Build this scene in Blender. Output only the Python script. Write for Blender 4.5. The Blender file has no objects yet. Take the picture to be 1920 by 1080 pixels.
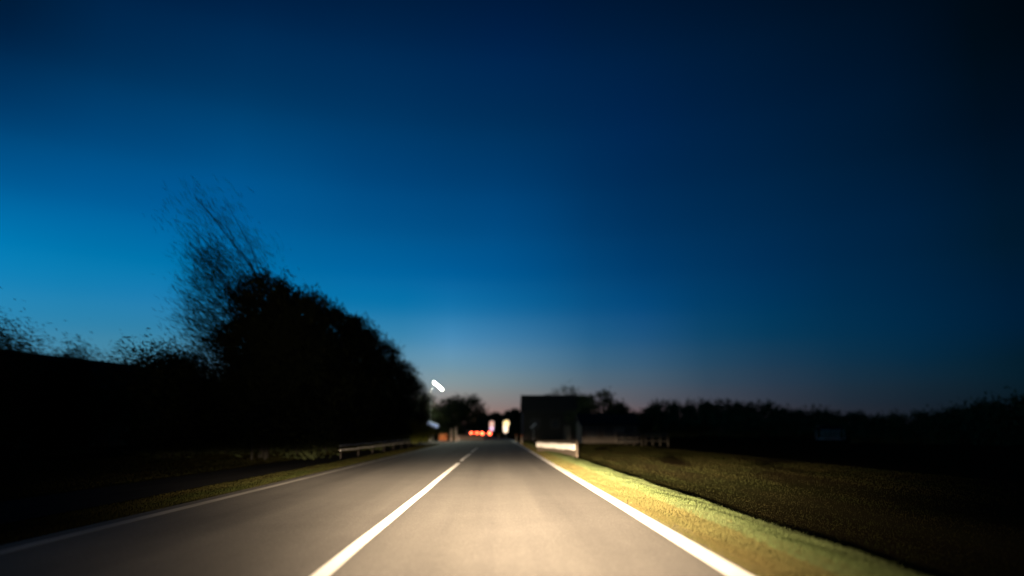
import bpy, math, random
import numpy as np
from mathutils import Vector, Matrix
random.seed(7); rng = np.random.default_rng(7)
scene = bpy.context.scene
C = scene.collection
R = math.radians

# ------------------------------------------------------------------ camera
H = 1.18
YAW, PITCH, F = R(1.226), R(11.87), 1280.0
cam_d = bpy.data.cameras.new('camera'); cam = bpy.data.objects.new('camera', cam_d); C.objects.link(cam)
cam.location = (0, 0, H); cam.rotation_euler = (R(90) + PITCH, 0, -YAW)
cam_d.lens = 24; cam_d.sensor_width = 36; cam_d.clip_start = 0.05; cam_d.clip_end = 6000
cam_d.dof.use_dof = True; cam_d.dof.focus_distance = 12.0; cam_d.dof.aperture_fstop = 0.29
scene.camera = cam
FW = Vector((math.sin(YAW)*math.cos(PITCH), math.cos(YAW)*math.cos(PITCH), math.sin(PITCH)))
RT = Vector((math.cos(YAW), -math.sin(YAW), 0)); UP = RT.cross(FW)
def ray(px, py):
    return (FW*F + RT*(px-960) + UP*(540-py)).normalized()
def at(px, py, Y):            # the real point at distance Y down the road seen at that place of the photo
    d = ray(px, py); t = Y/d.y
    return Vector((d.x*t, Y, H + d.z*t))

# ------------------------------------------------------------------ dusk sky
def s2l(c):
    c = np.asarray(c, float)/255.0
    return np.where(c <= 0.04045, c/12.92, ((c+0.055)/1.055)**2.4)
SKY = {
 0: [(0,0,28,52),(100,0,42,82),(200,0,62,110),(300,0,85,145),(400,0,110,170),(450,0,125,185),(500,18,132,188),(560,35,138,190),(620,60,140,180)],
 240: [(0,0,36,74),(100,0,48,92),(200,0,66,115),(300,0,82,140),(400,0,102,165),(500,0,125,182),(560,35,132,185),(600,45,130,175),(650,70,140,170)],
 480: [(0,0,36,76),(100,0,48,90),(200,0,62,110),(300,0,82,140),(400,0,94,156),(500,0,112,172),(580,30,125,178),(660,85,145,180)],
 720: [(0,0,34,72),(100,0,42,84),(200,0,54,100),(300,0,66,120),(400,0,82,140),(500,0,103,165),(560,10,115,175),(620,60,138,182),(700,120,155,175)],
 860: [(560,15,110,170),(600,45,128,180),(650,88,148,188),(700,122,154,170),(740,150,150,148),(775,158,132,124)],
 960: [(0,0,31,68),(100,0,36,78),(200,0,46,88),(300,0,56,105),(400,0,72,128),(500,0,88,148),(560,8,98,156),(600,40,116,168),(650,78,133,172),(700,112,143,162),(740,134,138,138),(775,146,120,116)],
 1200: [(0,0,26,58),(200,0,36,78),(400,0,50,95),(500,0,63,114),(600,15,80,130),(660,45,92,130),(710,76,100,120),(750,96,92,100)],
 1440: [(0,0,21,46),(200,0,30,62),(400,0,42,80),(500,0,49,90),(600,0,58,96),(660,22,62,92),(710,42,62,82),(755,54,58,70)],
 1680: [(0,0,15,32),(200,0,24,50),(400,0,33,64),(500,0,38,70),(600,0,45,78),(660,6,46,74),(710,20,44,62),(765,28,38,50)],
 1900: [(0,0,7,12),(200,0,14,30),(400,0,24,44),(600,0,31,56),(700,6,30,44),(750,10,25,34)],
}
pts, cols = [], []
for px, rows in SKY.items():
    for r in rows:
        d = ray(px, r[0]); pts.append((math.degrees(math.atan2(d.x, d.y)), math.degrees(math.asin(d.z)))); cols.append(s2l(r[1:]))
pts = np.array(pts); cols = np.array(cols)
AZ = [-44, -38, -32, -27, -22, -17, -12, -8, -4, 0, 4, 8, 12, 17, 22, 27, 32, 38, 44]
EL = [-1, 0.8, 2, 3.5, 5, 7, 9.5, 12.5, 16, 20, 25, 31, 38, 60]
def sky_at(az, el):
    d2 = ((pts[:, 0]-az)/1.9)**2 + (pts[:, 1]-el)**2
    h = (1.3 + 0.075*max(el, 0))**2
    w = 1/(d2/h + 0.12)**2.2
    # locally weighted linear fit in log space keeps the gradient going past the last sample
    A = np.c_[np.ones(len(pts)), (pts[:, 0]-az)/10, (pts[:, 1]-el)/10]
    W = w[:, None]
    y = np.log(cols + 0.0015)
    sol = np.linalg.solve(A.T@(A*W) + np.diag([0, 1e-3*w.sum(), 1e-3*w.sum()]), A.T@(y*W))
    return np.clip(np.exp(sol[0]) - 0.0015, 0, 0.6)
world = bpy.data.worlds.new("World"); scene.world = world; world.use_nodes = True
nt = world.node_tree; nt.nodes.clear(); N = nt.nodes.new; L = nt.links.new
def wmath(op, a, b=None, clamp=False):
    n = N('ShaderNodeMath'); n.operation = op; n.use_clamp = clamp
    for i, v in enumerate((a, b)):
        if v is None: continue
        if isinstance(v, (int, float)): n.inputs[i].default_value = v
        else: L(v, n.inputs[i])
    return n.outputs[0]
tc = N('ShaderNodeTexCoord'); sep = N('ShaderNodeSeparateXYZ'); L(tc.outputs['Generated'], sep.inputs[0])
azn = wmath('MULTIPLY', wmath('ARCTAN2', sep.outputs[0], sep.outputs[1]), 57.2958)
eln = wmath('MULTIPLY', wmath('ARCSINE', sep.outputs[2]), 57.2958)
EMIN, EMAX = -1, 60
elf = wmath('DIVIDE', wmath('SUBTRACT', eln, EMIN), EMAX-EMIN, True)
prev = None
for i, a in enumerate(AZ):
    rp = N('ShaderNodeValToRGB'); cr = rp.color_ramp; cr.interpolation = 'CARDINAL'
    while len(cr.elements) < len(EL): cr.elements.new(0.5)
    for j, e in enumerate(EL):
        ee = min(e, 33) if abs(a) < 40 else min(e, 30)
        c = sky_at(a, max(ee, 0.8))
        if e > 33: c = c*(0.45 if e < 50 else 0.12)
        cr.elements[j].position = (e-EMIN)/(EMAX-EMIN); cr.elements[j].color = (*map(float, c), 1)
    L(elf, rp.inputs[0])
    if prev is None: prev = rp.outputs[0]
    else:
        f = wmath('DIVIDE', wmath('SUBTRACT', azn, AZ[i-1]), a-AZ[i-1], True)
        mx = N('ShaderNodeMix'); mx.data_type = 'RGBA'; L(f, mx.inputs[0]); L(prev, mx.inputs[6]); L(rp.outputs[0], mx.inputs[7]); prev = mx.outputs[2]
bg = N('ShaderNodeBackground'); L(prev, bg.inputs[0]); bg.inputs[1].default_value = 0.93
wo = N('ShaderNodeOutputWorld'); L(bg.outputs[0], wo.inputs[0])
scene.view_settings.view_transform = 'Standard'; scene.view_settings.look = 'None'
scene.view_settings.exposure = 0; scene.view_settings.gamma = 1
scene.cycles.max_bounces = 4; scene.cycles.use_denoising = True
scene.cycles.sample_clamp_indirect = 3

# ------------------------------------------------------------------ the car's dipped headlights
def headlight(x):
    ld = bpy.data.lights.new('headlight', 'SPOT'); ld.energy = 1.0; ld.spot_size = R(150); ld.spot_blend = 0.5
    ld.shadow_soft_size = 0.05; ld.use_nodes = True; ld.energy = 1.13e6; ld.color = (1.0, 0.75, 0.49)
    t = ld.node_tree; t.nodes.clear(); n = t.nodes.new; l = t.links.new
    g = n('ShaderNodeNewGeometry'); s = n('ShaderNodeSeparateXYZ'); l(g.outputs['Incoming'], s.inputs[0])
    def m(op, a, b=None, clamp=False):
        q = n('ShaderNodeMath'); q.operation = op; q.use_clamp = clamp
        for i, v in enumerate((a, b)):
            if v is None: continue
            if isinstance(v, (int, float)): q.inputs[i].default_value = v
            else: l(v, q.inputs[i])
        return q.outputs[0]
    down = m('MULTIPLY', m('ARCSINE', s.outputs[2]), -57.2958)
    az = m('MULTIPLY', m('ARCTAN2', s.outputs[0], s.outputs[1]), 57.2958)
    side = m('DIVIDE', m('SUBTRACT', -4.0, az), 8.0, True)             # dipped beam: the cut-off sits lower on the oncoming side
    down = m('SUBTRACT', down, m('MULTIPLY', side, 0.45))
    r = n('ShaderNodeValToRGB'); cr = r.color_ramp; cr.interpolation = 'B_SPLINE'
    prof = [(-3, 0.0002), (-0.8, 0.001), (-0.1, 0.006), (0.15, 0.10), (0.5, 0.24), (0.8, 0.17), (1.1, 0.26), (1.5, 0.74), (1.9, 0.86), (2.6, 0.56), (4.0, 0.19), (6, 0.051), (8.8, 0.0142), (12, 0.008)]
    while len(cr.elements) < len(prof): cr.elements.new(0.5)
    for e, (a, v) in zip(cr.elements, prof):
        e.position = (a+3)/15; e.color = (v, v, v, 1)
    l(m('DIVIDE', m('ADD', down, 3), 15, True), r.inputs[0])
    def gauss(mu, w): return m('EXPONENT', m('MULTIPLY', m('POWER', m('ABSOLUTE', m('DIVIDE', m('SUBTRACT', az, mu), w)), 2.0), -1.0))
    wide = m('DIVIDE', m('SUBTRACT', down, 3.5), 4.0, True)          # the side spill only reaches the near road
    lat = m('ADD', m('MULTIPLY', gauss(0.8, 14.2), 0.85), m('MULTIPLY', m('MULTIPLY', gauss(0, 23.0), 0.24), wide))
    em = n('ShaderNodeEmission'); em.inputs[0].default_value = (1, 1, 1, 1)
    l(m('MULTIPLY', r.outputs[0], lat), em.inputs[1])
    o = n('ShaderNodeOutputLight'); l(em.outputs[0], o.inputs[0])
    ob = bpy.data.objects.new('headlight', ld); ob.location = (x, 1.7, 0.65); ob.rotation_euler = (R(87), 0, 0); C.objects.link(ob)
headlight(-0.27); headlight(0.97)

# ------------------------------------------------------------------ materials
def mat(name, col, rough=0.8, col2=None, scale=3.0, stretch=(1, 1, 1), bump=0.0, bscale=40, metal=0.0, emit=None, estr=0.0, spec=0.3):
    m = bpy.data.materials.new(name); m.use_nodes = True; t = m.node_tree; b = t.nodes['Principled BSDF']
    b.inputs['Roughness'].default_value = rough; b.inputs['Metallic'].default_value = metal
    b.inputs['Specular IOR Level'].default_value = spec
    b.inputs['Base Color'].default_value = (*col, 1)
    if col2 or bump:
        tcn = t.nodes.new('ShaderNodeTexCoord'); mp = t.nodes.new('ShaderNodeMapping'); mp.inputs['Scale'].default_value = stretch
        t.links.new(tcn.outputs['Object'], mp.inputs[0])
    if col2:
        nz = t.nodes.new('ShaderNodeTexNoise'); nz.inputs['Scale'].default_value = scale; nz.inputs['Detail'].default_value = 6
        t.links.new(mp.outputs[0], nz.inputs['Vector'])
        rp = t.nodes.new('ShaderNodeValToRGB'); rp.color_ramp.elements[0].position = 0.32; rp.color_ramp.elements[1].position = 0.68
        rp.color_ramp.elements[0].color = (*col, 1); rp.color_ramp.elements[1].color = (*col2, 1)
        t.links.new(nz.outputs[0], rp.inputs[0]); t.links.new(rp.outputs[0], b.inputs['Base Color'])
    if bump:
        n2 = t.nodes.new('ShaderNodeTexNoise'); n2.inputs['Scale'].default_value = bscale; n2.inputs['Detail'].default_value = 4
        t.links.new(mp.outputs[0], n2.inputs['Vector'])
        bp = t.nodes.new('ShaderNodeBump'); bp.inputs['Strength'].default_value = bump; bp.inputs['Distance'].default_value = 0.02
        t.links.new(n2.outputs[0], bp.inputs['Height']); t.links.new(bp.outputs[0], b.inputs['Normal'])
    if emit:
        b.inputs['Emission Color'].default_value = (*emit, 1); b.inputs['Emission Strength'].default_value = estr
    return m
M = dict(
 asphalt=mat('asphalt', (0.078, 0.074, 0.070), 0.85, (0.10, 0.095, 0.088), 1.2, (1.6, 0.05, 1), 0.25, 90, spec=0.08),
 path=mat('path_asphalt', (0.022, 0.022, 0.022), 0.95, (0.03, 0.03, 0.03), 2, (1, 0.2, 1), spec=0.0),
 paint=mat('road_paint', (0.60, 0.59, 0.56), 0.6, (0.76, 0.75, 0.72), 3, (2, 0.15, 1)),
 shoulder=mat('shoulder_gravel', (0.06, 0.048, 0.028), 0.95, (0.10, 0.082, 0.05), 9, (1, 0.4, 1), 0.4, 60),
 soil=mat('field_soil', (0.022, 0.015, 0.009), 1.0, (0.015, 0.016, 0.006), 0.35, (1, 0.25, 1), 0.5, 6, spec=0.0),
 g_dry=mat('grass_dry', (0.037, 0.030, 0.011), 0.9, (0.030, 0.031, 0.011), 2.0, (1, 0.1, 1), spec=0.02),
 g_green=mat('grass_green', (0.027, 0.036, 0.013), 0.9, (0.034, 0.042, 0.018), 1.5, (1, 0.12, 1), spec=0.02),
 g_field=mat('grass_field', (0.014, 0.012, 0.004), 0.95, (0.009, 0.011, 0.003), 1.5, (1, 0.2, 1), spec=0.02),
 leaf=mat('tree_leaves', (0.022, 0.030, 0.014), 0.9, (0.040, 0.048, 0.02), 0.6, spec=0.05),
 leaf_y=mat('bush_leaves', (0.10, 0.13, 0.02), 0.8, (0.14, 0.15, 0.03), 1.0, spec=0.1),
 bark=mat('bark', (0.005, 0.0045, 0.0035), 0.95, (0.009, 0.008, 0.006), 6, (1, 1, 0.2), 0.4, 20),
 paint_dim=mat('dimmed_road_paint', (0.22, 0.215, 0.20), 0.7, (0.34, 0.33, 0.31), 3, (2, 0.2, 1), spec=0.02),  # darker copy of the road paint, weak light on the left put into its colour
 fence_wood=mat('old_fence_wood', (0.022, 0.019, 0.015), 0.95, (0.03, 0.026, 0.02), 4),
 white=mat('white_board_paint', (0.82, 0.81, 0.79), 0.5, (0.88, 0.87, 0.85), 2),
 wood=mat('weathered_wood', (0.17, 0.13, 0.095), 0.85, (0.24, 0.19, 0.14), 5, (4, 4, 0.4), 0.3, 30),
 barrier_wood=mat('barrier_wood', (0.06, 0.048, 0.036), 0.9, (0.085, 0.068, 0.052), 5, (6, 6, 0.4), 0.3, 30),
 darkwood=mat('dark_wood', (0.05, 0.045, 0.038), 0.9, (0.075, 0.065, 0.055), 4, (1, 1, 4)),
 steel=mat('galvanised_steel', (0.30, 0.30, 0.31), 0.5, (0.38, 0.38, 0.39), 8, metal=0.6),
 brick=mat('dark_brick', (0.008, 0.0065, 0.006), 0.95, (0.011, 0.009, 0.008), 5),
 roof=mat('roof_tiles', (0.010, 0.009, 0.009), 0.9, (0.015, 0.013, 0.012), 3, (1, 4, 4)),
 plaster=mat('grey_plaster', (0.10, 0.085, 0.07), 0.9, (0.13, 0.11, 0.095), 1.5),
 shed_wall=mat('shed_plaster', (0.034, 0.029, 0.025), 0.95, (0.048, 0.041, 0.035), 1.5),
 pink=mat('pinkish_stone', (0.28, 0.20, 0.17), 0.9, (0.35, 0.26, 0.22), 3),
 glass=mat('dark_glass', (0.01, 0.012, 0.015), 0.25, spec=0.3),
 tyre=mat('tyre_rubber', (0.02, 0.02, 0.02), 0.9),
 car_dark=mat('dark_car_paint', (0.02, 0.022, 0.03), 0.4),
 car_red=mat('dull_red_car_paint', (0.06, 0.012, 0.01), 0.4),
 plate=mat('number_plate', (0.6, 0.6, 0.55), 0.5),
 orange=mat('rust_orange_paint', (0.35, 0.10, 0.03), 0.7),
 tail=mat('tail_lamp', (0.3, 0.01, 0.01), 0.4, emit=(1.0, 0.085, 0.03), estr=26),
 lamp=mat('street_lamp_lens', (0.9, 0.9, 0.85), 0.4, emit=(1.0, 1.0, 0.88), estr=14),
 cool=mat('cool_lamp', (0.5, 0.6, 0.8), 0.4, emit=(0.40, 0.50, 0.72), estr=.62),
 green=mat('green_lamp', (0.2, 0.6, 0.3), 0.4, emit=(0.34, 0.72, 0.42), estr=1.3),
 sign_y=mat('glow_yellow_panel', (0.8, 0.7, 0.4), 0.5, emit=(1.0, 0.74, 0.36), estr=1.7),  # sign panels: added glow stands in for headlight thrown back by the signs
 sign_c=mat('glow_cream_panel', (0.8, 0.7, 0.5), 0.5, emit=(1.0, 0.74, 0.52), estr=2.2),
 sign_p=mat('glow_pale_pink_panel', (0.8, 0.6, 0.5), 0.5, emit=(1.0, 0.56, 0.42), estr=0.95),
 sign_m=mat('glow_pale_magenta_panel', (0.8, 0.6, 0.8), 0.5, emit=(0.95, 0.62, 0.88), estr=1.3),
)

def asphalt_detail(m):
    t = m.node_tree; b = t.nodes['Principled BSDF']; src = b.inputs['Base Color'].links[0].from_socket; n = t.nodes.new; l = t.links.new
    def mt(op, a, bb=None, cl=False):
        q = n('ShaderNodeMath'); q.operation = op; q.use_clamp = cl
        for i, v in enumerate((a, bb)):
            if v is None: continue
            if isinstance(v, (int, float)): q.inputs[i].default_value = v
            else: l(v, q.inputs[i])
        return q.outputs[0]
    tcn = n('ShaderNodeTexCoord'); sp = n('ShaderNodeSeparateXYZ'); l(tcn.outputs['Object'], sp.inputs[0])
    tr = None
    for c in (-0.47, 0.98, -3.95, -2.45):                     # polished, darker wheel tracks of both lanes
        g = mt('EXPONENT', mt('MULTIPLY', mt('POWER', mt('ABSOLUTE', mt('DIVIDE', mt('SUBTRACT', sp.outputs[0], c), 0.30)), 2.0), -1.0))
        tr = g if tr is None else mt('ADD', tr, g)
    f = mt('SUBTRACT', 1.04, mt('MULTIPLY', tr, 0.13))
    mp = n('ShaderNodeMapping'); l(tcn.outputs['Object'], mp.inputs[0]); mp.inputs['Scale'].default_value = (1, 0.6, 1)
    v = n('ShaderNodeTexVoronoi'); v.inputs['Scale'].default_value = 55; l(mp.outputs[0], v.inputs['Vector'])
    f = mt('MULTIPLY', f, mt('ADD', 0.80, mt('MULTIPLY', v.outputs['Distance'], 0.55)))
    nz = n('ShaderNodeTexNoise'); nz.inputs['Scale'].default_value = 0.9; nz.inputs['Detail'].default_value = 5; l(tcn.outputs['Object'], nz.inputs['Vector'])
    f = mt('MULTIPLY', f, mt('ADD', 0.86, mt('MULTIPLY', nz.outputs[0], 0.28)))
    mx = n('ShaderNodeMix'); mx.data_type = 'RGBA'; mx.blend_type = 'MULTIPLY'; mx.inputs[0].default_value = 1
    cb = n('ShaderNodeCombineColor'); [l(f, cb.inputs[i]) for i in range(3)]
    l(src, mx.inputs[6]); l(cb.outputs[0], mx.inputs[7]); l(mx.outputs[2], b.inputs['Base Color'])
asphalt_detail(M['asphalt'])

# ------------------------------------------------------------------ mesh helpers
class MB:
    def __init__(s): s.v = []; s.f = []
    def quad(s, a, b, c, d):
        n = len(s.v); s.v += [tuple(a), tuple(b), tuple(c), tuple(d)]; s.f.append((n, n+1, n+2, n+3))
    def poly(s, P):
        n = len(s.v); s.v += [tuple(p) for p in P]; s.f.append(tuple(range(n, n+len(P))))
    def box(s, c, size, rz=0.0, rx=0.0, ry=0.0):
        m = Matrix.Translation(c) @ Matrix.Rotation(rz, 4, 'Z') @ Matrix.Rotation(ry, 4, 'Y') @ Matrix.Rotation(rx, 4, 'X')
        n = len(s.v); hx, hy, hz = size[0]/2, size[1]/2, size[2]/2
        for p in ((-1,-1,-1),(1,-1,-1),(1,1,-1),(-1,1,-1),(-1,-1,1),(1,-1,1),(1,1,1),(-1,1,1)):
            s.v.append(tuple(m @ Vector((p[0]*hx, p[1]*hy, p[2]*hz))))
        for f in ((0,3,2,1),(4,5,6,7),(0,1,5,4),(1,2,6,5),(2,3,7,6),(3,0,4,7)): s.f.append(tuple(n+i for i in f))
    def tube(s, path, radii, seg=8, caps=True):
        rings = []; path = [Vector(p) for p in path]
        for i, p in enumerate(path):
            d = (path[min(i+1, len(path)-1)] - path[max(i-1, 0)]).normalized()
            a = d.cross(Vector((0, 1, 0)) if abs(d.y) < 0.9 else Vector((1, 0, 0))).normalized(); b = d.cross(a)
            n = len(s.v); rings.append(n)
            for k in range(seg):
                t = 2*math.pi*k/seg; s.v.append(tuple(p + (a*math.cos(t) + b*math.sin(t))*radii[i]))
        for i in range(len(rings)-1):
            for k in range(seg):
                s.f.append((rings[i]+k, rings[i]+(k+1) % seg, rings[i+1]+(k+1) % seg, rings[i+1]+k))
        if caps: s.f.append(tuple(rings[0]+k for k in range(seg))[::-1]); s.f.append(tuple(rings[-1]+k for k in range(seg)))
    def prism(s, prof, x0, x1, axis='X'):     # profile of (y,z) swept along x (or (x,z) along y)
        g = (lambda x, p: (x, p[0], p[1])) if axis == 'X' else (lambda x, p: (p[0], x, p[1]))
        n = len(s.v); k = len(prof)
        s.v += [g(x0, p) for p in prof] + [g(x1, p) for p in prof]
        s.f.append(tuple(range(n, n+k))[::-1]); s.f.append(tuple(range(n+k, n+2*k)))
        for i in range(k): s.f.append((n+i, n+(i+1) % k, n+k+(i+1) % k, n+k+i))
    def build(s, name, m, parent=None, bevel=0.0, smooth=False):
        me = bpy.data.meshes.new(name); me.from_pydata(s.v, [], s.f); me.materials.append(m); me.update()
        if smooth:
            for p in me.polygons: p.use_smooth = True
        o = bpy.data.objects.new(name, me); C.objects.link(o); o.parent = parent
        if bevel:
            b = o.modifiers.new('bevel', 'BEVEL'); b.width = bevel; b.segments = 2
        return o
def quads_mesh(name, V, m, parent=None):      # V: (n,4,3) array -> one mesh of n little faces
    n = len(V); me = bpy.data.meshes.new(name)
    me.vertices.add(n*4); me.vertices.foreach_set('co', np.ascontiguousarray(V, dtype=np.float32).ravel())
    me.loops.add(n*4); me.loops.foreach_set('vertex_index', np.arange(n*4, dtype=np.int32))
    me.polygons.add(n); me.polygons.foreach_set('loop_start', np.arange(0, n*4, 4, dtype=np.int32))
    me.materials.append(m); me.update(calc_edges=True); me.validate()
    o = bpy.data.objects.new(name, me); C.objects.link(o); o.parent = parent
    return o
def tag(o, label=None, cat=None, group=None, kind=None):
    if label: o['label'] = label
    if cat: o['category'] = cat
    if group: o['group'] = group
    if kind: o['kind'] = kind
    return o
def thing(name, loc, label, cat, group=None, rz=0.0):
    o = bpy.data.objects.new(name, None); o.location = loc; o.rotation_euler = (0, 0, rz); o.empty_display_size = 0.3
    C.objects.link(o); return tag(o, label, cat, group)
def dup(root, loc, label, rz=0.0, sc=(1, 1, 1)):
    r = root.copy(); C.objects.link(r); r.location = loc; r.rotation_euler = (0, 0, rz); r.scale = sc; r['label'] = label
    for ch in list(root.children):
        c = ch.copy(); C.objects.link(c); c.parent = r
        for g in list(ch.children):
            d = g.copy(); C.objects.link(d); d.parent = c
    return r

# ------------------------------------------------------------------ road, verges, ground
def curve(y):                                  # the road bends gently left beyond 90 m
    if y < 90: return 0.0
    if y < 200: return -0.001*(y-90)**2
    return -12.1 - 0.22*(y-200)
def gz(x, y):                                  # height of the land
    z = -0.03
    if x > 0:
        fade = 1.0 if y < 62 else max(0.0, 1-(y-62)/10)
        pr = [(1.9, -0.02), (2.3, -0.01), (2.9, 0.06), (3.3, 0.02), (3.8, -0.10), (4.5, -0.21), (5.4, -0.21), (6.8, -0.05), (8.5, 0.02), (60, 0.0)]
        if x > pr[0][0]:
            for (a, za), (b, zb) in zip(pr, pr[1:]):
                if a <= x <= b:
                    t = (x-a)/(b-a); t = t*t*(3-2*t); zz = za + (zb-za)*t
                    z = zz*fade + (-0.01)*(1-fade); break
            else: z = 0.0
    elif x < -5.2:
        z = -0.02 if x > -8.8 else 0.0
        if x < -9: z = min(0.25, (-9-x)*0.06)
    return z
xs = sorted(set([-2500, -1200, -500, -250, -120, -70, -45, -30, -20, -14, -11, -9.6, -8.8, -8.2, -6.4, -5.8, -5.2, -4, -2, 0, 1.5] + [round(1.9+0.15*i, 3) for i in range(30)] + [6.8, 7.4, 8, 9, 11, 14, 20, 30, 60, 120, 250, 600, 1300, 2500]))
ys = [-300, -100, -30, -10, 0] + [4*i for i in range(1, 30)] + [124+8*i for i in range(14)] + [260, 320, 420, 600, 900, 1400, 2200, 3500]
g = MB()
for y in ys:
    for x in xs:
        bend = curve(y)*max(0.0, 1-abs(x)/400)
        n = 0.02*math.sin(x*1.7+y*0.31)*math.cos(y*0.9) if (x > 6.5 or x < -9) else 0
        g.v.append((x+bend, y, gz(x, y)+n))
nx = len(xs)
for j in range(len(ys)-1):
    for i in range(nx-1):
        a = j*nx+i; g.f.append((a, a+1, a+1+nx, a+nx))
tag(g.build('ground', M['soil'], smooth=True), 'dark grassy field and ditch either side of the road', kind='structure')
def strip(name, m, x0, x1, y0, y1, z, label, step=2.0, wob=0.0, lane=True):
    b = MB(); y = y0; k = 0; ycs = []
    while y < y1: ycs.append(y); y += step if y < 300 else 20
    ycs.append(y1)
    for q in ycs:
        w = wob*(math.sin(q*0.55)+0.6*math.sin(q*1.31+1)); c = curve(q)
        b.v += [(x0+c+w, q, z), (x1+c+w, q, z)]
    for i in range(len(ycs)-1): b.f.append((2*i, 2*i+1, 2*i+3, 2*i+2))
    return tag(b.build(name, m), label, kind='structure')
CL, RE, LE = -1.468, 2.03, -4.93
strip('road', M['asphalt'], LE-0.32, RE+0.16, -40, 420, 0.0, 'two lane asphalt road bending gently left in the distance')
strip('road_centre_line', M['paint'], CL-0.075, CL+0.075, -10, 27, 0.004, 'white centre line, near stretch', 0.5, 0.006)
strip('road_centre_line', M['paint'], CL-0.065, CL+0.065, 28.6, 38, 0.004, 'white centre line, second stretch', 0.5, 0.012)
strip('road_centre_line', M['paint'], CL-0.06, CL+0.06, 40.5, 52, 0.004, 'white centre line, third stretch', 0.5, 0.012)
strip('road_edge_line', M['paint'], RE-0.11, RE+0.11, -10, 400, 0.004, 'solid white edge line on the driver side')
strip('road_edge_line', M['paint_dim'], LE-0.09, LE+0.09, -10, 400, 0.004, 'solid white edge line on the far side')
strip('gravel_shoulder', M['shoulder'], RE+0.16, RE+0.34, -10, 200, -0.004, 'narrow gravel shoulder beside the edge line')
strip('cycle_path', M['path'], -8.6, -6.5, -10, 300, -0.008, 'dark asphalt cycle path left of the verge')
strip('forecourt', M['plaster'], -17, LE-0.5, 66, 84, 0.0, 'pale gravel side turning below the street lamp')

def grass(name, x0, x1, y0, y1, n, h, m, label, nearpow=2.0):
    u = rng.random(n); y = y0 + (y1-y0)*u**nearpow
    x = x0 + (x1-x0)*rng.random(n)
    hh = h*(0.5+rng.random(n)*0.9)*(1+0.35*np.sin(x*9+y*0.7)*np.sin(y*1.9+x*3))
    w = 0.0022 + 0.0005*(y-y0)**0.8
    an = rng.random(n)*math.pi
    lean = rng.normal(0, 0.5, (n, 2))*hh[:, None]; lean[:, 1] -= hh*0.3
    z = np.array([gz(a, b) for a, b in zip(x, y)]); x = x + np.array([curve(q) for q in y])
    dx, dy = np.cos(an)*w, np.sin(an)*w
    V = np.empty((n, 4, 3))
    V[:, 0] = np.c_[x-dx, y-dy, z-0.005]; V[:, 1] = np.c_[x+dx, y+dy, z-0.005]
    V[:, 2] = np.c_[x+dx*0.3+lean[:, 0], y+dy*0.3+lean[:, 1], z+hh]; V[:, 3] = np.c_[x-dx*0.3+lean[:, 0], y-dy*0.3+lean[:, 1], z+hh]
    tag(quads_mesh(name, V, m), label, kind='stuff')
grass('grass', 2.16, 2.95, 3.5, 75, 130000, 0.026, M['g_dry'], 'dry yellowish grass beside the gravel shoulder')
grass('grass', 2.72, 3.75, 3.5, 75, 150000, 0.040, M['g_green'], 'fresh green grass on the crest of the verge')
grass('grass', 3.5, 12, 5, 75, 130000, 0.016, M['g_field'], 'thin grass in the ditch and on the field')
grass('grass', -6.45, -5.25, 5, 75, 60000, 0.022, M['g_field'], 'low grass between the road and the cycle path')
grass('grass', -14, -8.65, 8, 80, 80000, 0.03, M['g_field'], 'grass beyond the cycle path')

# ------------------------------------------------------------------ trees
def foliage(blobs, n, ln, wd, sweep=0.0, mat_='leaf', parent=None, name='crown', fall=1.0):
    """blobs: (cx,cy,cz,rx,ry,rz,weight). Many small leaf sprays; sweep turns them along the road, shaping motion streaks into the twigs."""
    wts = np.array([b[6] for b in blobs], float); wts /= wts.sum()
    idx = rng.choice(len(blobs), n, p=wts); B = np.array([b[:6] for b in blobs])[idx]
    d = rng.normal(size=(n, 3)); d /= np.linalg.norm(d, axis=1)[:, None]
    r = rng.random(n)**(1/2.2)*(1+0.30*rng.normal(size=n)*fall)
    P = B[:, :3] + d*r[:, None]*B[:, 3:6]
    P[:, 2] = np.maximum(P[:, 2], 0.05)
    a = rng.normal(size=(n, 3)); a /= np.linalg.norm(a, axis=1)[:, None]
    a = a*(1-sweep) + np.array([0.05, -1.0, 0.12])*sweep; a /= np.linalg.norm(a, axis=1)[:, None]
    q = rng.normal(size=(n, 3)); s = np.cross(a, q); s /= np.linalg.norm(s, axis=1)[:, None]
    l = ln*(0.5+rng.random(n)); w = wd*(0.6+0.8*rng.random(n))
    V = np.empty((n, 4, 3)); a = a*l[:, None]/2; s = s*w[:, None]/2
    V[:, 0] = P-a; V[:, 1] = P-s; V[:, 2] = P+a; V[:, 3] = P+s
    return quads_mesh(name, V, M[mat_], parent)
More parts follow.
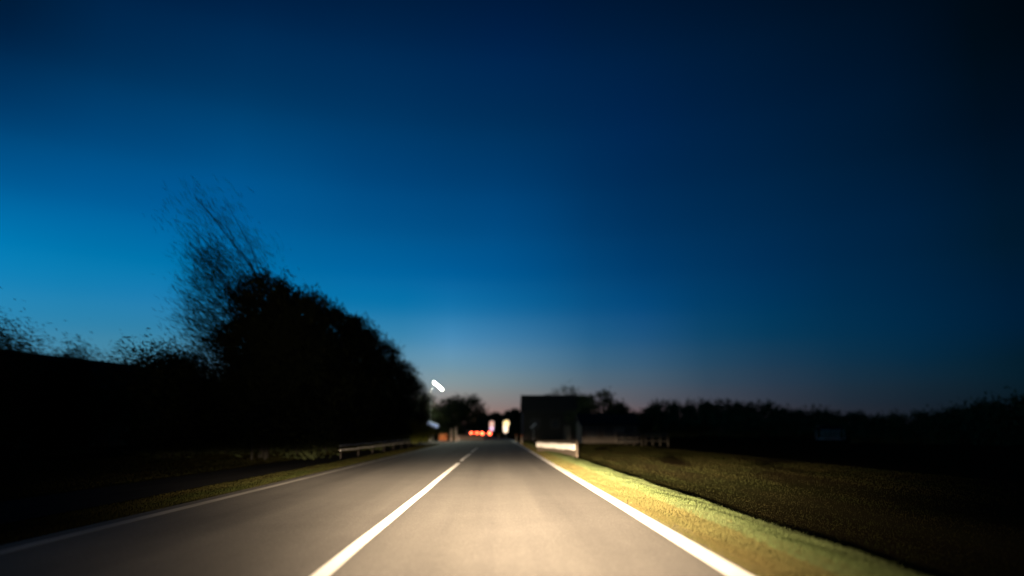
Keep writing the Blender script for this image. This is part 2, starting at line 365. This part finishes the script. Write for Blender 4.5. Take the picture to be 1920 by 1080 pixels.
def tree(x, y, h, rad, n, label, group=None, ln=0.22, wd=0.11, sweep=0.0, seed=0, low=0.25, name='tree', clumps=26, spread=1.0, shape=1.0, thin=1.0, puff=1.0, lean_y=0.0, topthin=0.0):
    rs = random.Random(seed*31+5)
    t = thing(name, (x, y, 0), label, 'tree', group)
    tr = MB(); lean = rs.uniform(-.03, .03)
    top = Vector((lean*h, 0, h*0.86))
    tr.tube([(0, 0, -0.2), (lean*h*.3, 0, h*.3), tuple(top*0.65), tuple(top)], [h*.028*thin, h*.022*thin, h*.013*thin, 0.015], 7)
    blobs = []
    for i in range(clumps):
        f = low + (1-low)*((i+0.5)/clumps)
        prof = math.sin(math.pi*min(1, max(0.06, (1-f)/(1-low)*0.62+0.10)))**0.8   # widest below the middle, narrow at the top
        rr = rad*prof*shape*rs.uniform(0.35, 0.95)*spread; an = i*2.4+rs.uniform(-.5, .5)
        c = Vector((lean*h*f+rr*math.cos(an), rr*math.sin(an)-lean_y*max(0, f-low)/(1-low), h*f*0.93))
        s = rad*rs.uniform(.26, .46)*(0.6+0.5*prof)*puff
        c.z = min(c.z, h - s*0.9)
        blobs.append((c.x, c.y, c.z, s, s*(1+sweep*0.9), s*rs.uniform(.7, 1.0), s**2.3*(1-topthin*(f-low)/(1-low))))
        st = top*max(0.15, (f-0.18)); tr.tube([tuple(st), tuple((st+c)/2+Vector((0, 0, s*.15))), tuple(c)], [h*.009*thin, h*.006*thin, 0.008], 5)
    tr.build('trunk', M['bark'], t)
    foliage(blobs, n, ln, wd, sweep, 'leaf', t)
    return t
G1 = 'trees in the roadside row on the left'
# px of crown axis along the row, top y in the photo, distance
row = [(30.5, 8.35, 2.5, 15000, 'tallest looking dense tree at the near end of the roadside row, crown swept back'),
       (35.5, 8.7, 2.4, 13000, 'dense tree second from the near end of the roadside row'),
       (41, 9.1, 2.5, 13000, 'dense tree third from the near end of the roadside row'),
       (47, 9.7, 2.6, 12000, 'dense tree fourth from the near end of the roadside row'),
       (54, 9.7, 2.7, 12000, 'dense tree fifth from the near end of the roadside row'),
       (62, 9.4, 2.7, 11000, 'dark tree sixth from the near end of the roadside row'),
       (71, 8.8, 2.8, 10000, 'dark tree third from the far end of the roadside row'),
       (81, 7.9, 2.8, 9000, 'dark tree second from the far end of the roadside row'),
       (92, 6.0, 2.9, 8000, 'low dark tree closing the far end of the roadside row')]
for i, (y, h, r, n, lab) in enumerate(row):
    tree(-9.7-0.15*r, y, h, r, int(n*1.35), lab, G1, ln=0.6 if y < 60 else 0.4, wd=0.040+0.0012*y, sweep=0.72, seed=i+1, low=0.10, clumps=34)
tree(-9.6, 29.3, 9.3, 2.0, 17000, 'thin streak-shaped tree leaning back along the cycle path, nearest of the roadside row', G1, ln=0.6, wd=0.012, sweep=0.85, seed=20, low=0.30, clumps=44, thin=.22, puff=1.3, lean_y=8.5, topthin=.9)  # twigs and lean drawn out along the road as motion streaks
tree(-9.9, 28.6, 8.0, 1.9, 21000, 'lower streak-shaped tree beside the nearest thin tree', G1, ln=0.6, wd=0.014, sweep=0.85, seed=23, low=0.25, clumps=36, thin=.25, puff=1.3, lean_y=5.5, topthin=.7)
# hedge-like bushes below and behind the row
def bush(x, y, h, rx, ry, n, label, group, m='leaf', ln=0.2, wd=0.1, sweep=0.0, name='bush', seed=0):
    rs = random.Random(seed+99)
    t = thing(name, (x, y, 0), label, 'bush', group)
    st = MB()
    for k in range(5):
        a = k*1.3; st.tube([(0, 0, -0.1), (math.cos(a)*rx*.3, math.sin(a)*ry*.3, h*.4), (math.cos(a)*rx*.5, math.sin(a)*ry*.5, h*.7)], [.05, .035, .015], 5)
    st.build('stem', M['bark'], t)
    bl = []
    for k in range(12):
        a = rs.uniform(0, 6.28); r = rs.uniform(0, .75); zc = h*rs.uniform(.18, .78); s = rs.uniform(.3, .5)
        bl.append((math.cos(a)*rx*r, math.sin(a)*ry*r, zc, rx*s, ry*s, h*.24, 1))
    foliage(bl, n, ln, wd, sweep, m, t, 'foliage')
    return t
G2 = 'bushes filling the gap under the roadside trees'
hb = [(-12.6, 27, 4.3), (-12.4, 32, 4.9), (-12.6, 38, 5.2), (-12.4, 45, 5.4), (-12.5, 53, 5.4), (-12.5, 62, 5.4), (-12.5, 73, 5), (-11.5, 85, 4.4)]
for i, (x, y, h) in enumerate(hb):
    bush(x, y, h, 2.6, 3.6+0.03*y, 24000, 'dark bush behind the roadside row, number %s in line from the near end' % ['one', 'two', 'three', 'four', 'five', 'six', 'seven', 'eight'][i], G2, ln=0.36, wd=0.045, sweep=0.7, seed=i)
G3 = 'tall hedge bushes in the left field'
for i, (px, py, Y) in enumerate([(-60, 560, 24), (45, 592, 27), (150, 622, 30)]):
    p = at(px, py, Y)
    bush(p.x, Y, p.z, 2.6, 3.2, 30000, ['tall black bush at the left frame edge', 'tall dark bush beside the barn end, at the picture edge', 'lower bush leaning against the barn roof end'][i], G3, ln=0.34, wd=0.028, sweep=0.75, seed=40+i)
# long dark barn beyond the left field
p0, p1 = at(-160, 618, 34), at(430, 664, 56)
ba = thing('barn', ((p0.x+p1.x)/2, (p0.y+p1.y)/2, 0), 'long low dark barn with level roofline beyond the left trees', 'barn', None, math.atan2(p1.y-p0.y, p1.x-p0.x))
hl = (Vector((p1.x, p1.y))-Vector((p0.x, p0.y))).length/2; hr = p0.z
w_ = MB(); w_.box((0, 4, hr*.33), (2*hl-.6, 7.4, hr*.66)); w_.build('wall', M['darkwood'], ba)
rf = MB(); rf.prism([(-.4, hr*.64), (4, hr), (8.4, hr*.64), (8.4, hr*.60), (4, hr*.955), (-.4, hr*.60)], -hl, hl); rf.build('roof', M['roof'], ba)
for s in (-.5, .1):
    d = MB(); d.box((hl*s, .27, 1.25), (2.8, .08, 2.5)); dd = d.build('door', M['wood'], ba)
    hd = MB(); hd.box((hl*s+1.1, .2, 1.1), (.06, .08, .3)); hd.build('handle', M['steel'], dd)

# mid-distance trees left of the road, past the lamp
G4 = 'rounded trees past the street lamp'
for i, (px, py, Y, r, lab) in enumerate([(838, 742, 118, 3.0, 'airy tree standing just right of the street lamp head'), (874, 738, 125, 3.4, 'rounded airy tree, right one of the pair past the street lamp'),
        (806, 758, 112, 3.4, 'tree half hidden by the end of the roadside row'), (856, 750, 135, 3.2, 'tree behind and between the rounded pair')]):
    p = at(px, py, Y); tree(p.x, Y, p.z, r, 3200, lab, G4, ln=0.42, wd=0.2, seed=60+i, low=0.42 if i in (1, 3) else 0.12, clumps=24)
# dark wood closing the road ahead and along the right horizon
NUM = ['first', 'second', 'third', 'fourth', 'fifth', 'sixth', 'seventh', 'eighth', 'ninth', 'tenth', 'eleventh', 'twelfth', 'thirteenth', 'fourteenth', 'fifteenth', 'sixteenth', 'seventeenth', 'eighteenth', 'nineteenth', 'twentieth', 'twenty-first', 'twenty-second', 'twenty-third', 'twenty-fourth']
def line_of_trees(spec, group, lab, n=900):
    proto = {}
    for i, (px, py, Y, r) in enumerate(spec):
        p = at(px, py, Y); k = i % 3
        label = lab % NUM[i]
        if k not in proto:
            proto[k] = (tree(p.x, Y, p.z, r, n, label, group, ln=0.0045*Y, wd=0.0022*Y, seed=80+i+len(group), low=0.08, clumps=16), p.z, r)
        else:
            o, h0, r0 = proto[k]; dup(o, (p.x, Y, 0), label, i*1.9, (r/r0, r/r0, p.z/h0))
line_of_trees([(905, 770, 260, 4), (893, 768, 270, 4), (918, 775, 250, 4), (930, 771, 265, 4.5), (942, 773, 255, 4.2), (955, 768, 262, 4), (966, 764, 258, 3.8), (980, 768, 268, 4.5)],
              'trees closing the view down the road', '%s dark distant tree from the left, closing the end of the road')
sp = []; px = 1165
tops = [768, 771, 766, 752, 750, 752, 757, 749, 751, 748, 752, 756, 753, 752, 762, 766, 768, 762, 768, 770, 772, 771, 776, 778]
for k, ty in enumerate(tops):
    sp.append((px, ty, 190+((k*37) % 40), 5.0+(k % 3))); px += 19+((k*7) % 5)
line_of_trees(sp, 'trees along the right horizon', '%s dark tree from the left along the right horizon', 1100)
sp = []
for k, (px, ty) in enumerate([(1640, 786), (1672, 778), (1705, 770), (1740, 772), (1775, 765), (1810, 758), (1850, 750), (1890, 742), (1935, 735), (1985, 728)]):
    sp.append((px, ty, 74-2*k, 2.6))
line_of_trees(sp, 'hedge trees rising at the right edge', '%s tree from the left in the hedge row rising towards the right edge', 2200)
# low scrub along the horizon foot so that field and sky never meet bare
for i, (px, Y, w) in enumerate([(1215, 150, 9), (1300, 155, 10), (1400, 150, 11), (1500, 145, 11), (1600, 140, 12), (1720, 120, 12), (1850, 100, 11)]):
    p = at(px, 782 if i < 4 else 792, Y)
    bush(p.x, Y, p.z, w, 3, 1800, '%s low thicket from the left at the foot of the right horizon trees' % NUM[i].capitalize(), 'thickets in the right field', ln=0.7, wd=0.4, seed=120+i)
for i, (px, Y, w) in enumerate([(850, 228, 6), (895, 225, 5), (935, 222, 5), (975, 220, 5)]):
    p = at(px, 790, Y)
    bush(p.x, Y, p.z, w, 3, 1500, '%s dark thicket from the left behind the sign columns' % NUM[i].capitalize(), 'thickets behind the sign columns', ln=0.7, wd=0.4, seed=150+i)

# ------------------------------------------------------------------ houses on the right
def house(name, a, b, Y, depth, ridge, label, wallm, eave=0.62, over=.3, cat='house', door_at=.3, chim=True):
    x0, x1 = a, b; w = x1-x0; t = thing(name, ((x0+x1)/2, Y, 0), label, cat)
    m = MB(); m.box((0, depth/2, ridge*eave/2), (w, depth, ridge*eave)); wl = m.build('wall', wallm, t)
    for s in (-1, 1):
        gb = MB(); gb.prism([(0, ridge*eave), (depth, ridge*eave), (depth/2, ridge*.965)], s*(w/2-.12)-.1, s*(w/2-.12)+.1); gb.build('gable', wallm, t)
    rf = MB(); e = ridge*eave
    rf.prism([(-over, e-.12), (depth/2, ridge), (depth+over, e-.12), (depth+over, e-.27), (depth/2, ridge-.16), (-over, e-.27)], -w/2-.2, w/2+.2)
    r = rf.build('roof', M['roof'], t)
    if chim:
        c = MB(); c.box((w*.12, depth*.5+.1, ridge+.25), (.6, .6, 1.3)); c.box((w*.12, depth*.5+.1, ridge+.95), (.75, .75, .12)); c.build('chimney', M['brick'], r)
    for k, fx in enumerate((-.32, -.02, .34)):
        fr = MB(); X = w*fx; z = ridge*eave*.55
        for dx, dz, sx, sz in ((-.55, 0, .09, 1.2), (.55, 0, .09, 1.2), (0, .56, 1.01, .09), (0, -.56, 1.01, .09)): fr.box((X+dx, -.03, z+dz), (sx, .12, sz))
        f = fr.build('window', M['white' if False else 'darkwood'], t)
        pn = MB(); pn.box((X, -.02, z), (1.0, .04, 1.02)); pn.build('pane', M['glass'], f)
    d = MB(); d.box((w*.16, -.05, 1.0), (.95, .1, 2.0)); dd = d.build('door', M['darkwood'], t)
    h = MB(); h.box((w*.16+.36, -.13, 1.0), (.12, .06, .04)); h.build('handle', M['steel'], dd)
    return t
a, b = at(981, 741, 100), at(1104, 741, 100)
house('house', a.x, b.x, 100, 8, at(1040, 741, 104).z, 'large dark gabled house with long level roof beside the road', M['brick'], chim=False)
a, b = at(1090, 770, 72), at(1196, 800, 72)
house('shed', a.x, b.x, 72, 5, at(1130, 776, 74.5).z, 'low dull brown shed in front of the dark house', M['shed_wall'], .68, cat='shed', chim=False)
G5 = 'trees round the dark house'
for i, (px, py, Y, r, lab) in enumerate([(1064, 720, 113, 3.8, 'tree rising above the middle of the house roof'), (1128, 730, 84, 2.6, 'dark tree between the house and the shed'),
        (1028, 735, 116, 1.6, 'thin tree top just above the left part of the house roof'), (1218, 762, 108, 2.4, 'small tree right of the shed'), (1096, 738, 92, 2.2, 'ragged tree at the right end of the dark house'), (1158, 752, 88, 2.0, 'ragged low tree above the shed roof')]):
    p = at(px, py, Y); tree(p.x, Y, p.z, r, 3000, lab, G5, ln=0.4, wd=0.16, seed=200+i, low=0.15, clumps=20)

# ------------------------------------------------------------------ fences
A_, B_ = Vector((2.42, 42.0)), Vector((3.93, 35.0)); BL = (B_-A_).length
ft = thing('barrier', (A_.x, A_.y, 0), 'low slatted barrier with a bright white board across the right verge', 'barrier', None, math.atan2(B_.y-A_.y, B_.x-A_.x))
for k in range(5):
    t_ = k/4; zb = -.35 if t_ > .5 else -.1; zt = .67+.10*t_
    m = MB(); m.box((BL*t_, .06, (zt+zb)/2), (.12, .10, zt-zb)); m.build('post', M['barrier_wood'], ft, .01)
m = MB()
for k in range(34):
    t_ = (k+.5)/34; zb = -.02-.30*max(0, t_-.35); zt = .65+.13*t_
    m.box((BL*t_, -.015, (zt+zb)/2), (BL/34*.93, .03, zt-zb))
m.build('slats', M['barrier_wood'], ft)
m = MB()
for k in range(12):
    t_ = (k+.5)/12; m.box((BL*t_, -.055+.004*(k % 2), .418+.012*math.sin(k*1.5)), (BL/12+.01, .03, .25+.05*t_))
m.build('streak_board', M['white'], ft)
lf = thing('streak_rails', (-6.95, 31.5, 0), 'two thin pale rails along the cycle path, shaped as light streaks of a post reflector', 'fence')  # rails give the light streaks of a passing post reflector a solid shape
for k in range(7):
    y = .15+k*4.0; m = MB(); m.box((-.06, y, .28), (.045, .045, .60)); m.build('post', M['brick'], lf)
for z in (.36, .56):
    m = MB(); P = [(0, -0.3+k*.6, z+.012*math.sin(k*.9)+.01*math.sin(k*2.1)) for k in range(42)]
    m.tube(P, [.022]*42, 6); m.build('rail', M['white' if z < .4 else 'steel'], lf)
for i, (pxa, pxb, Y, lab) in enumerate([(1160, 1203, 62, 'dim wooden fence section in front of the shed'), (1210, 1252, 60, 'dim wooden fence section right of the shed')]):
    a, b = at(pxa, 826, Y), at(pxb, 826, Y-4)
    f = thing('garden_fence', (a.x, a.y, 0), lab, 'fence', 'garden fences by the shed', math.atan2(b.y-a.y, b.x-a.x)); ln_ = math.hypot(b.x-a.x, b.y-a.y)
    for k in range(4): m = MB(); m.box((ln_*k/3, 0, .5), (.09, .09, 1.1)); m.build('post', M['fence_wood'], f)
    for z in (.4, .75, 1.0): m = MB(); m.box((ln_/2, -.06, z), (ln_, .03, .10)); m.build('rail', M['fence_wood'], f)

# ------------------------------------------------------------------ street lamp
p = at(822, 724, 88)
sl = thing('street_lamp', (p.x-.9, 88, 0), 'lit white street lamp on a tall steel pole by the bend', 'street lamp')
m = MB(); m.tube([(0, 0, -.2), (0, 0, 2), (0, 0, p.z-.5), (.05, 0, p.z+.05), (.25, -.0, p.z+.35)], [.10, .085, .055, .05, .045], 10); m.build('pole', M['steel'], sl)
hd = MB(); hd.box((.9, 0, p.z+.10), (1.75, .38, .16), 0, 0, R(38)); h_ = hd.build('lamp_head', M['steel'], sl, .04)
ln2 = MB(); ln2.box((.86, -.04, p.z+.0), (1.6, .34, .10), 0, 0, R(42)); ln2.build('lens', M['lamp'], h_, .03)
pl = bpy.data.lights.new('street_lamp_light', 'POINT'); pl.energy = 2600; pl.color = (.92, 1, .78); pl.shadow_soft_size = .3
po = bpy.data.objects.new('street_lamp_light', pl); po.location = (p.x+.15, 86.2, p.z-.7); C.objects.link(po)

# ------------------------------------------------------------------ small lit things and roadside pieces
def post_light(name, px, py, Y, size, tilt, m, label, cat='lamp', group=None):
    p = at(px, py, Y); t = thing(name, (p.x, Y, 0), label, cat, group)
    b = MB(); b.tube([(0, .1, -.1), (0, .1, p.z)], [.05, .04], 8); b.build('post', M['steel'], t)
    b = MB(); b.box((0, 0, p.z), (size[0], .14, size[1]), 0, 0, tilt); b.build('lamp_panel', m, t, .04)
    b = MB(); b.box((0, .12, p.z), (size[0]*.9, .08, size[1]*1.25), 0, 0, tilt); b.build('housing', M['steel'], t, .02)
    return t
post_light('wall_lamp', 812, 796, 80, (1.25, .38), R(20), M['cool'], 'dim bluish white lamp on a post beside the yellow green bush')
post_light('signal_lamp', 884, 817, 160, (.8, .34), R(28), M['green'], 'small green lamp below the first red car lights')
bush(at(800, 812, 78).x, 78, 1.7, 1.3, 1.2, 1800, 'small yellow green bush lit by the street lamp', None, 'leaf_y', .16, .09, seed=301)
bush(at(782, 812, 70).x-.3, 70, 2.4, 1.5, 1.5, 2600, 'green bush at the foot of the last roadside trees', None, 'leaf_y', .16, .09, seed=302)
def column_sign(px, top, bot, Y, wt, wb, mt, mb_, label, split=.55, lean=0.0):  # panels glow by themselves in place of headlight returned by reflective signs
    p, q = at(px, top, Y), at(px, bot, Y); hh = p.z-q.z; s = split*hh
    t = thing('glow_sign_column', (p.x, Y, 0), label, 'sign', 'sign columns with added glow facing the bend')
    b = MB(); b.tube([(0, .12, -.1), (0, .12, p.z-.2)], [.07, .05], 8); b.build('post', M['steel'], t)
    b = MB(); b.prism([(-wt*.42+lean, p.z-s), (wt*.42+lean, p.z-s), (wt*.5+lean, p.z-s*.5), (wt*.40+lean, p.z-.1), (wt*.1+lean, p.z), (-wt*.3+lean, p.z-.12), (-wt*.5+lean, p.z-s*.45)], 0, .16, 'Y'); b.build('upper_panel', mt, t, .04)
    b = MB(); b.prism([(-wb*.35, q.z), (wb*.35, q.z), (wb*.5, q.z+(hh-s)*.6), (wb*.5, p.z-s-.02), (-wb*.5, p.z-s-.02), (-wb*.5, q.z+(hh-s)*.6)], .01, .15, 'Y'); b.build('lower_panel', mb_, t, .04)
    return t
column_sign(922, 789, 808, 148, 1.05, .85, M['sign_p'], M['sign_m'], 'sign column with added glow, pale pink top and pale magenta foot, left of the two', .6)
column_sign(948, 788, 811, 148, 1.35, .95, M['sign_y'], M['sign_c'], 'wider sign column with added glow in warm yellow and cream, right of the two', .45, .12)
G6 = 'white delineator posts'
def delineator(px, Y, h, label, proto=[]):
    p = at(px, 815, Y)
    if proto: dup(proto[0], (p.x, Y, 0), label, 0, (1, 1, h)); return
    t = thing('delineator_post', (p.x, Y, 0), label, 'post', G6); t.scale = (1, 1, h)
    b = MB(); b.box((0, 0, .45), (.13, .09, 1.0)); b.build('post', M['plaster'], t, .02)
    b = MB(); b.box((0, -.05, .78), (.133, .02, .18), 0); b.build('reflector', M['orange'], t)
    proto.append(t)
delineator(935, 120, 1.0, 'white delineator post between the two glowing sign columns')
delineator(968, 84, 1.0, 'white delineator post just right of the far end of the edge line')
delineator(978, 66, 1.0, 'white delineator post on the right verge behind the streak board')
def small_sign(px, py, Y, w, h, tilt, label):
    p = at(px, py, Y); t = thing('road_sign', (p.x, Y, 0), label, 'sign')
    b = MB(); b.tube([(0, .05, -.1), (0, .05, p.z+h*.3)], [.035, .03], 8); b.build('pole', M['steel'], t)
    b = MB(); b.box((0, 0, p.z), (w, .03, h), 0, 0, tilt); b.build('plate', M['white'], t, .01)
small_sign(1000, 798, 90, .9, .16, R(-40), 'thin pale tilted sign plate in front of the dark house')
# roadside posts, low wall and crate near the side turning
G7 = 'wooden posts by the side turning'
pt = None
for px, Y, h, lab in [(846, 87, 1.5, 'left of two stout wooden posts by the side turning'), (855, 87.5, 1.7, 'right of two stout wooden posts by the side turning')]:
    p = at(px, 815, Y); o = MB(); o.box((0, 0, h/2), (.26, .26, h)); o.box((0, 0, h+.04), (.32, .32, .08))
    q = o.build('wooden_post', M['pink'], None, .02); q.location = (p.x, Y, 0); tag(q, lab, 'post', G7)
p = at(860, 815, 96); q1 = at(905, 815, 104); m = MB(); L_ = math.hypot(q1.x-p.x, 8)
lw = thing('low_wall', (p.x, 96, 0), 'low pinkish stone wall under the red car lights', 'wall', None, math.atan2(8, q1.x-p.x))
m.box((L_/2, 0, .33), (L_, .25, .66)); m.build('masonry', M['pink'], lw); m = MB(); m.box((L_/2, 0, .70), (L_+.1, .35, .08)); m.build('coping', M['plaster'], lw)
p = at(831, 814, 92); m = MB(); m.box((0, 0, .45), (1.1, .7, .9)); m.box((0, 0, .93), (1.2, .8, .06)); q = m.build('grit_bin', M['orange'], None, .03); q.location = (p.x, 92, 0); tag(q, 'dull orange grit bin left of the wooden posts', 'bin')
# far shed roof glinting at the right
p = at(1562, 800, 105)
gh = thing('greenhouse', (p.x, 105, 0), 'small pale greenhouse in the right field', 'greenhouse')
m = MB()
for k in range(5):
    x = -1.6+k*.8; m.box((x, 0, .7), (.05, .05, 1.4)); m.box((x, 2.4, .7), (.05, .05, 1.4))
for yy in (0, 2.4): m.box((0, yy, 1.38), (3.25, .06, .06)); m.box((0, yy, .05), (3.25, .06, .06))
for xx in (-1.6, 1.6): m.box((xx, 1.2, .06), (.055, 2.4, .06))
m.build('frame', M['steel'], gh)
m = MB(); m.prism([(0, 1.4), (1.2, 2.1), (2.4, 1.4), (2.4, 1.36), (1.2, 2.05), (0, 1.36)], -1.7, 1.7); m.build('roof', M['glass'], gh)

# ------------------------------------------------------------------ cars ahead
def car(px, Y, label, body, ang):
    p = at(px, 810, Y); t = thing('car', (p.x, Y, 0), label, 'car', 'cars driving away round the bend', ang)
    b = MB(); b.prism([(0, .35), (4.2, .35), (4.25, .7), (3.2, .9), (2.5, 1.4), (.75, 1.42), (.1, .98), (-.02, .7)], -.84, .84); b.build('body', body, t, .06)
    b = MB(); b.prism([(.08, 1.02), (.68, 1.37), (.70, 1.39), (.05, 1.04)], -.68, .68); b.build('rear_window', M['glass'], t)
    for s in (-1, 1):
        b = MB(); b.prism([(.85, .98), (1.1, 1.33), (2.4, 1.33), (3.0, .95)], s*.842-.004, s*.842+.004); b.build('side_window', M['glass'], t)
        b = MB(); b.box((s*.69, -.03, .84), (.46, .12, .32), 0, 0, R(38)); b.build('tail_light', M['tail'], t, .04)
        for y in (.8, 3.4):
            b = MB(); b.tube([(s*.70, y, .32), (s*.86, y, .32)], [.32, .32], 16); w = b.build('wheel', M['tyre'], t)
            b = MB(); b.tube([(s*.855, y, .32), (s*.875, y, .32)], [.19, .18], 12); b.build('rim', M['steel'], w)
    b = MB(); b.box((0, -.06, .42), (1.66, .14, .26)); b.build('bumper', body, t, .04)
    b = MB(); b.box((0, -.14, .58), (.52, .02, .11)); b.build('number_plate', M['plate'], t)
car(889, 168, 'dark car farther round the bend with red tail lights on', M['car_dark'], R(8))
car(911, 128, 'nearer dull red car with its tail lights on', M['car_red'], R(3))
